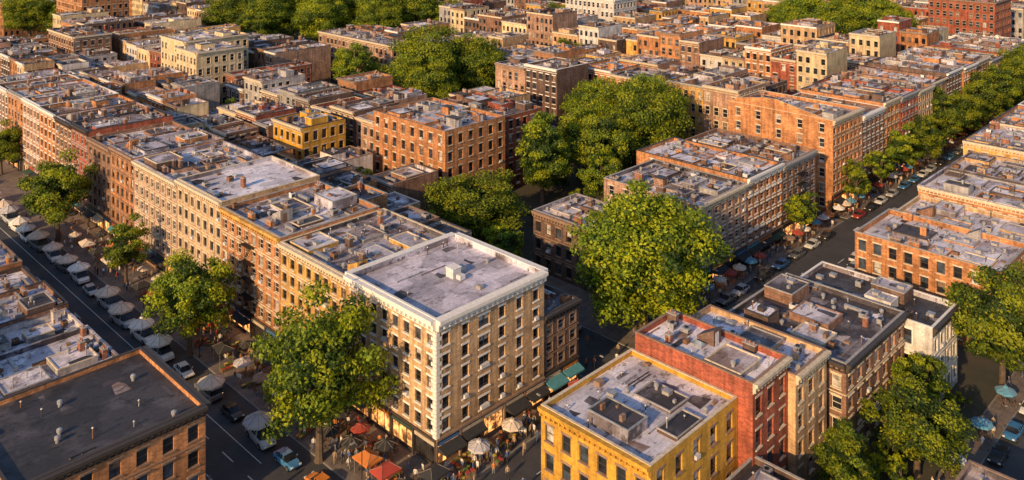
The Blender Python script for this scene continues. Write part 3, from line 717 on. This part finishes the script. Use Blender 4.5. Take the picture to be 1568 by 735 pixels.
def canopy(mb, cx, cy, r, ze, zp, m, k=8, sx=1.0, sy=1.0):
    P = []
    for i in range(k):
        a = 2*math.pi*(i+.5)/k; P.append((cx+r*sx*math.cos(a), cy+r*sy*math.sin(a)))
    Q = [(cx+(x-cx)*.5, cy+(y-cy)*.5, ze+(zp-ze)*.55) for x, y in P]
    for i in range(k):
        j = (i+1) % k; a = (*P[i], ze); b = (*P[j], ze); md = ((a[0]+b[0])/2*.985+cx*.015, (a[1]+b[1])/2*.985+cy*.015, ze+.1)
        mb.poly([a, md, Q[j], Q[i]], m); mb.poly([md, b, Q[j]], m); mb.poly([Q[i], Q[j], (cx, cy, zp)], m)
        mb.poly([(a[0],a[1],ze-.22),(b[0],b[1],ze-.22),b,md,a], m)
        mb.tube((a[0],a[1],ze+.015), (Q[i][0],Q[i][1],Q[i][2]+.015), .03, .03, seamc, 4)
        mb.tube((Q[i][0],Q[i][1],Q[i][2]+.015), (cx, cy, zp+.015), .03, .03, seamc, 4)
    mb.cyl(cx, cy, zp-.1, zp+.12, .4, .25, m, 8); mb.cyl(cx, cy, zp+.1, zp+.4, .08, .03, seamc, 6)
CAR = [car_mesh('car_body_%d' % i, p)[1] for i, p in enumerate(CP)]
VAN = []
for i, (p, c) in enumerate(((CP[0],cloth[0]),(CP[1],cloth[1]),(CP[0],cloth[1]),(CP[3],cloth[0]),(CP[1],cloth[4]),(CP[0],cloth[0]),(CP[6],cloth[1]))):
    mb, _ = car_mesh('tmp', p, True)
    canopy(mb, 0, -.8, 2.05, 2.3, 3.3, c, 8, 1.0, 1.0)
    for sx in (-1, 1):
        for y in (-2.0, .6): mb.tube((sx*.85, y, 1.3), (sx*1.4, y*1.02, 2.45), .035, .035, metal, 4)
    VAN.append(mb.mesh('canopied_van_%d' % i))
v = 15.5; i = 0
while v < 175:
    if R.random() < .14: inst('parked_car', CAR[R.choice((0,1,2,3,6))], (-12.9, v, .004), R.uniform(-.05,.05)+math.pi)
    else: inst('van_with_market_canopy', VAN[R.randrange(7)], (-12.7+R.uniform(-.5,.5), v, .004), (0 if R.random() < .2 else math.pi)+R.uniform(-.12,.12), R.uniform(.96,1.12))
    v += R.uniform(6.9, 8.3); i += 1
inst('parked_car', CAR[5], (-12.4, 8.4, .004), .1)
for u, vv_, c, rz in ((57,-2.4,0,1),(63,-2.4,3,1),(69,-2.4,6,1),(74,-2.4,1,1),(83,-2.4,3,1),(90,-2.4,2,1),(97,-2.4,6,1),(104,-2.4,0,1),(111,-2.4,3,1),(128,-2.4,4,1),(135,-2.4,3,1),(141,-2.4,0,1),(148,-2.4,1,1),(156,-2.4,2,1),(163,-2.4,2,1),(169,-2.4,0,1),(175,-2.4,1,1),(183,-2.4,3,1),(190,-2.4,2,1),(197,-2.4,6,1),(204,-2.4,0,1),(212,-2.4,2,1),(220,-2.4,3,1),(230,-2.4,0,1),(240,-2.4,1,1),
                   (68,-7,1,1),(80,-8,3,1),(92,-12,6,3),(104,-12,0,3),(118,-8,2,1),(128,-12,3,3),(135,-8,1,1),(150,-12,4,3),(160,-8,0,1),(170,-12,6,3),(188,-8,0,1),(210,-8,0,1),(48,-8,6,1),(36,14,3,0),(33.5,8,0,0),(40.8,12,1,0),(40.8,19,6,0),(33.4,40,1,0),(33.4,52,2,0),(52,-13.6,1,1),(60,-13.6,3,1),(67,-13.6,6,1),(75,-13.6,0,1),(84,-13.6,2,1),(92,-13.8,4,1),(99,-13.6,1,1),(108,-13.6,3,1),(118,-13.6,2,1),(126,-13.8,6,1),(137,-13.6,1,1),(145,-13.6,0,1),(153,-13.8,2,1),(160,-13.6,3,1),(168,-13.8,0,1),(176,-13.6,1,1),(190,-13.6,2,1),
                   (55,-52.2,3,1),(62,-52.2,2,1),(70,-52.2,0,1),(78,-52.2,1,1),(86,-52.2,2,1),(48,-52.2,6,1),(41,-52.2,0,1),(95,-57,1,1),(66,-57,6,3),(-19.6,60,1,0),(-19.7,38,3,0),(-19.6,95,0,0),(-19.6,76,6,0)):
    inst('parked_car' if vv_ in (-2.4,-13.6,-13.8,-52.2) else 'car', CAR[c], (u, vv_, .005), rz*math.pi/2+R.uniform(-.03,.03))

# ------------------------------------------------------------------ street furniture
def umb(c):
    mb = MB(); canopy(mb, 0, 0, 1.45, 2.25, 2.85, c); mb.cyl(0,0,0,2.8,.035,.035,wood,6); mb.cyl(0,0,0,.1,.3,.28,concrete,8)
    mb.cyl(0,0,.7,.75,.5,.5,wood,12)
    for a in range(3):
        x, y = .95*math.cos(a*2.1+.4), .95*math.sin(a*2.1+.4); mb.box(x-.2,y-.2,.42,x+.2,y+.2,.46,wood,bottom=True); mb.box(x*1.18-.2,y*1.18-.03,.46,x*1.18+.2,y*1.18+.03,.88,wood)
        for p, q in ((-.18,-.18),(.15,-.18),(-.18,.15),(.15,.15)): mb.box(x+p,y+q,0,x+p+.03,y+q+.03,.42,black)
    return mb.mesh('cafe_umbrella_with_table')
UMB = [umb(c) for c in cloth]+[umb(AW[0]), umb(bstone)]
goods = [plain('produce_'+n, c, .7, var=.4, sc=8) for n, c in (('orange',(.55,.20,.03)),('red',(.40,.05,.03)),('green',(.10,.20,.03)),('yellow',(.55,.42,.05)))]
def stall(c):
    mb = MB()
    for x in (-1.4, 1.36):
        for y in (-1.1, 1.06): mb.box(x,y,0,x+.05,y+.05,2.3,metal)
    mb.poly([(-1.6,-1.3,2.3),(1.6,-1.3,2.3),(0.6,0,3.0),(-.6,0,3.0)], c); mb.poly([(1.6,1.3,2.3),(-1.6,1.3,2.3),(-.6,0,3.0),(.6,0,3.0)], c)
    mb.poly([(1.6,-1.3,2.3),(1.6,1.3,2.3),(.6,0,3.0)], c); mb.poly([(-1.6,-1.3,2.3),(-.6,0,3.0),(-1.6,1.3,2.3)], c)
    for a, b in (((-1.6,-1.3),(1.6,-1.3)),((1.6,-1.3),(1.6,1.3)),((1.6,1.3),(-1.6,1.3)),((-1.6,1.3),(-1.6,-1.3))): mb.poly([(*a,2.08),(*b,2.08),(*b,2.3),(*a,2.3)], c)
    for k in (-1, 1): mb.tube((k*.6,0,3.02),(k*1.6,-1.3,2.32),.03,.03,seamc,4); mb.tube((k*.6,0,3.02),(k*1.6,1.3,2.32),.03,.03,seamc,4)
    mb.box(-1.35,-1.0,.75,1.35,-.2,.82,wood,bottom=True)
    for x in (-1.3,1.22):
        for y in (-.95,-.3): mb.box(x,y,0,x+.07,y+.07,.75,wood)
    for k in range(5):
        x = -1.28+k*.52; mb.box(x,-.95,.823,x+.48,-.25,.98,wood); g = R.choice(goods)
        for q in range(7): mb.cyl(x+.1+.14*(q%3), -.82+.22*(q//3), .98, 1.08, .09, .04, g, 6)
    return mb.mesh('market_stall_body')
STL = [stall(c) for c in (cloth[2], cloth[3], cloth[1], AW[0], AW[3])]
def crates():
    mb = MB()
    for k in range(7):
        x, y = (k%4)*.62-1.2, (k//4)*.5; mb.box(x,y,.0,x+.55,y+.42,.35,wood,bottom=True); mb.box(x+.04,y+.04,.352,x+.51,y+.38,.42,R.choice(goods))
        if R.random() < .4: mb.box(x+.02,y+.02,.422,x+.53,y+.4,.72,wood); mb.box(x+.06,y+.05,.723,x+.5,y+.36,.78,R.choice(goods))
    return mb.mesh('produce_crates')
CR = [crates() for _ in range(3)]
def lamp():
    mb = MB(); mb.cyl(0,0,0,.5,.14,.1,black,8); mb.cyl(0,0,.5,6.2,.07,.05,black,8); mb.tube((0,0,6.1),(1.3,0,6.6),.04,.03,black); mb.box(1.1,-.13,6.5,1.75,.13,6.62,metal,bottom=True)
    return mb.mesh('street_lamp_body')
LMP = lamp()
for v in (4,27,49,71,93,115,137,159): inst('street_lamp', LMP, (-9.0, v, .13), math.pi)
for u in (14,28,66,84,108,128,150,172,200): inst('street_lamp', LMP, (u, -4.1 if u < 31 else -.6, .13), -math.pi/2)
for u in (50,76,112,146): inst('street_lamp', LMP, (u, -15.5, .13), math.pi/2)
def tl():
    mb = MB(); mb.cyl(0,0,0,4.2,.07,.06,black,8); mb.box(-.16,-.3,3.1,.16,-.05,4.1,black,bottom=True)
    for i, c in enumerate((lampr, goods[3], goods[2])): mb.box(-.09,-.33,3.85-i*.3,.09,-.302,4.03-i*.3,c,bottom=True)
    mb.box(-.2,.06,2.5,.2,.1,2.8,clutwhite,bottom=True)
    return mb.mesh('traffic_light_body')
TL = tl()
for p in ((-9,-4,.13),(30.4,-4,.13),(43.6,-.5,.13),(-22.6,11,.13)): inst('traffic_light', TL, p, R.uniform(0,3))
for i, (u, v) in enumerate(((-3.4,6.4),(-3.5,12),(-3.2,17),(-3,25),(-3.4,30),(-3.4,44),(-3.2,58),(-3.4,65),(-3.3,78),(-3,92),(-3.2,100),(-3,108),(5,-3.0),(11.5,-2.8),(19,-3),(25.5,-2.9),(-6.4,-1.5),(-6.8,33),(-6.8,39),(-6.6,66),(-6.6,72),(-6.3,10.2),(-6.9,14.4),(-3.2,36),(-3.4,51),(-3.2,71),(-3.2,85),(-6.8,112),(-3.2,125),(-6.5,132))):
    inst('cafe_umbrella', UMB[R.choice((0,1,2,3,6,7,6,7,4,1))], (u, v, .136), R.uniform(0,1), R.uniform(.8,1.1))
for i, (u, v, c) in enumerate(((-6.6,2.2,0),(-6.8,5.8,1),(-2.5,-2.6,3),(-6.9,22.5,3),(-6.7,27,2),(-6.9,45,3),(-6.8,57,0),(-6.7,62,2),(-6.9,77,3),(-6.6,93,2),(-6.6,99,3),(-6.8,105,2))):
    inst('market_stall', STL[c], (u, v, .136), math.pi/2*(i % 2)+R.uniform(-.15,.15))
for _ in range(64):
    if R.random() < .5: p = (R.uniform(-8,-1.8), R.uniform(-1,80))
    else: p = (R.uniform(-1,29), R.uniform(-4,-1.6))
    inst('produce_crates', R.choice(CR), (*p, .136), R.uniform(0,6.28), R.uniform(.9,1.3))
for u in range(56, 240, 4):
    if R.random() < .75: inst('cafe_umbrella', UMB[R.choice((5,0,2,3,5,1,7,4))], (u+R.uniform(-1,1), 1.0, .136), R.random(), .95)
    if R.random() < .6: inst('market_stall', STL[R.choice((4,2,0,4,1))], (u+R.uniform(-.3,.3), -16.6, .136), R.uniform(-.1,.1), .85)
for u in (34,47,58,69,80): inst('cafe_umbrella', UMB[R.choice((5,0,1))], (u, -49.3, .136), R.random(), 1)
def bin_():
    mb = MB(); mb.cyl(0,0,0,.9,.24,.3,black,10); mb.cyl(0,0,.9,1.0,.33,.2,darktrim,10); return mb.mesh('litter_bin_body')
BIN = bin_()
for p in ((-9,1),(-8.8,24),(-8.9,60),(10,-4),(24,-4),(46,-.5),(70,-.5)): inst('litter_bin', BIN, (*p, .136))

# ------------------------------------------------------------------ people
skin = plain('skin', (.45,.27,.18), .6); hairm = plain('hair', (.04,.025,.018), .7)
clothes = [plain('clothing_'+n, c, .9) for n, c in (('white',(.65,.63,.60)),('black',(.03,.03,.035)),('blue',(.06,.12,.28)),('red',(.38,.05,.04)),('tan',(.36,.26,.16)),('grey',(.2,.2,.21)),('orange',(.5,.18,.04)),('denim',(.07,.10,.18)))]
def person(stride, arm):
    V = [(0,0,.95,.135),(0,0,1.18,.13),(0,0,1.38,.14),(0,0,1.5,.055),(0,.01,1.6,.095),(0,.0,1.7,.085)]; E = [(0,1),(1,2),(2,3),(3,4),(4,5)]
    for s in (-1, 1):
        k = len(V); f = s*stride
        V += [(s*.1,0,.88,.095),(s*.11,f*.22+.04,.5,.065),(s*.11,f*.38-.04,.12,.045),(s*.11,f*.38-.03,.05,.04),(s*.12,f*.38+.12,.035,.035)]
        E += [(0,k),(k,k+1),(k+1,k+2),(k+2,k+3),(k+3,k+4)]
        k = len(V); V += [(s*.19,0,1.41,.065),(s*.24,-f*.1-.02,1.13,.048),(s*.22,-f*.2+arm*.22,.90+arm*.18,.036),(s*.22,-f*.22+arm*.28,.82+arm*.2,.038)]
        E += [(2,k),(k,k+1),(k+1,k+2),(k+2,k+3)]
    me = bpy.data.meshes.new('sk'); me.from_pydata([v[:3] for v in V], E, []); ob = bpy.data.objects.new('sk', me); COL.objects.link(ob)
    ob.modifiers.new('s', 'SKIN')
    for i, v in enumerate(V): me.skin_vertices[0].data[i].radius = (v[3], v[3]*(.8 if i in (0,1,2) else 1))
    me.skin_vertices[0].data[0].use_root = True
    sb = ob.modifiers.new('b', 'SUBSURF'); sb.levels = 1; sb.render_levels = 1
    bpy.context.view_layer.update()
    ev = ob.evaluated_get(bpy.context.evaluated_depsgraph_get()); out = bpy.data.meshes.new_from_object(ev)
    bpy.data.objects.remove(ob); return out
PP = []
try:
    for st, ar in ((1,0),(-.8,.3),(.15,.6),(.5,0)):
        base = person(st, ar)
        for _ in range(4):
            me = base.copy(); me.name = 'pedestrian_body'; me.materials.clear()
            for m in (skin, R.choice(clothes), R.choice((clothes[1],clothes[5],clothes[7],clothes[4])), hairm, clothes[1]): me.materials.append(m)
            for p in me.polygons:
                x, y, z = p.center
                p.material_index = 3 if (z > 1.7 or (z > 1.56 and y < .0)) else 0 if z > 1.47 else 0 if (abs(x) > .17 and z < .93 and z > .7) else 1 if (z > .93) else 4 if z < .09 else 2
                p.use_smooth = True
            PP.append(me)
except Exception as ex: print('PEOPLE', ex)
def crowd(n, u0, u1, v0, v1, z=.136):
    for _ in range(n):
        inst('pedestrian', R.choice(PP), (R.uniform(u0,u1), R.uniform(v0,v1), z), R.uniform(0,6.28), R.uniform(.95,1.08))
if PP:
    crowd(80,-9,-1.5,-4,22); crowd(120,-9,-1.6,22,120); crowd(70,-2,29,-4.2,-1.2); crowd(30,-8,28,-13,-5,.005); crowd(120,45,190,-.8,2.3); crowd(70,45,190,-17.8,-15.3); crowd(14,-24,-22.3,14,100); crowd(14,35,90,-50.6,-48); crowd(10,32,42,-3,20,.005)

# ------------------------------------------------------------------ light, sky, camera
EL, AZ = math.radians(21.5), math.radians(259)
w = bpy.data.worlds.new('World'); scene.world = w; w.use_nodes = True; nt = w.node_tree
sky = nt.nodes.new('ShaderNodeTexSky'); sky.sky_type = 'NISHITA'; sky.sun_disc = False; sky.sun_elevation = EL; sky.sun_rotation = AZ
sky.air_density = 1.0; sky.dust_density = 1.0; sky.ozone_density = 2.0
nt.links.new(sky.outputs[0], nt.nodes['Background'].inputs[0]); nt.nodes['Background'].inputs[1].default_value = .15
ld = bpy.data.lights.new('sun', 'SUN'); ld.energy = 5; ld.angle = math.radians(.5); ld.color = (1, .64, .29)
lo = bpy.data.objects.new('sun', ld); COL.objects.link(lo)
sd = Vector((math.sin(AZ)*math.cos(EL), math.cos(AZ)*math.cos(EL), math.sin(EL)))
lo.rotation_euler = sd.to_track_quat('Z', 'Y').to_euler(); lo.location = (-100, -40, 120)
cd = bpy.data.cameras.new('camera'); cam = bpy.data.objects.new('camera', cd); COL.objects.link(cam)
cam.location = (UC, VC, HC); cam.rotation_euler = (math.pi/2, 0, -math.radians(45.46))
cd.sensor_width = 36; cd.lens = 36*1337/1568; cd.shift_y = -537/1568; cd.clip_end = 6000; cd.clip_start = 1
scene.camera = cam
scene.view_settings.view_transform = 'Standard'; scene.view_settings.look = 'None'; scene.view_settings.exposure = 0
print('OBJ', len(scene.objects), 'OCC', len(occ), 'MESH FACES', sum(len(m.polygons) for m in bpy.data.meshes))
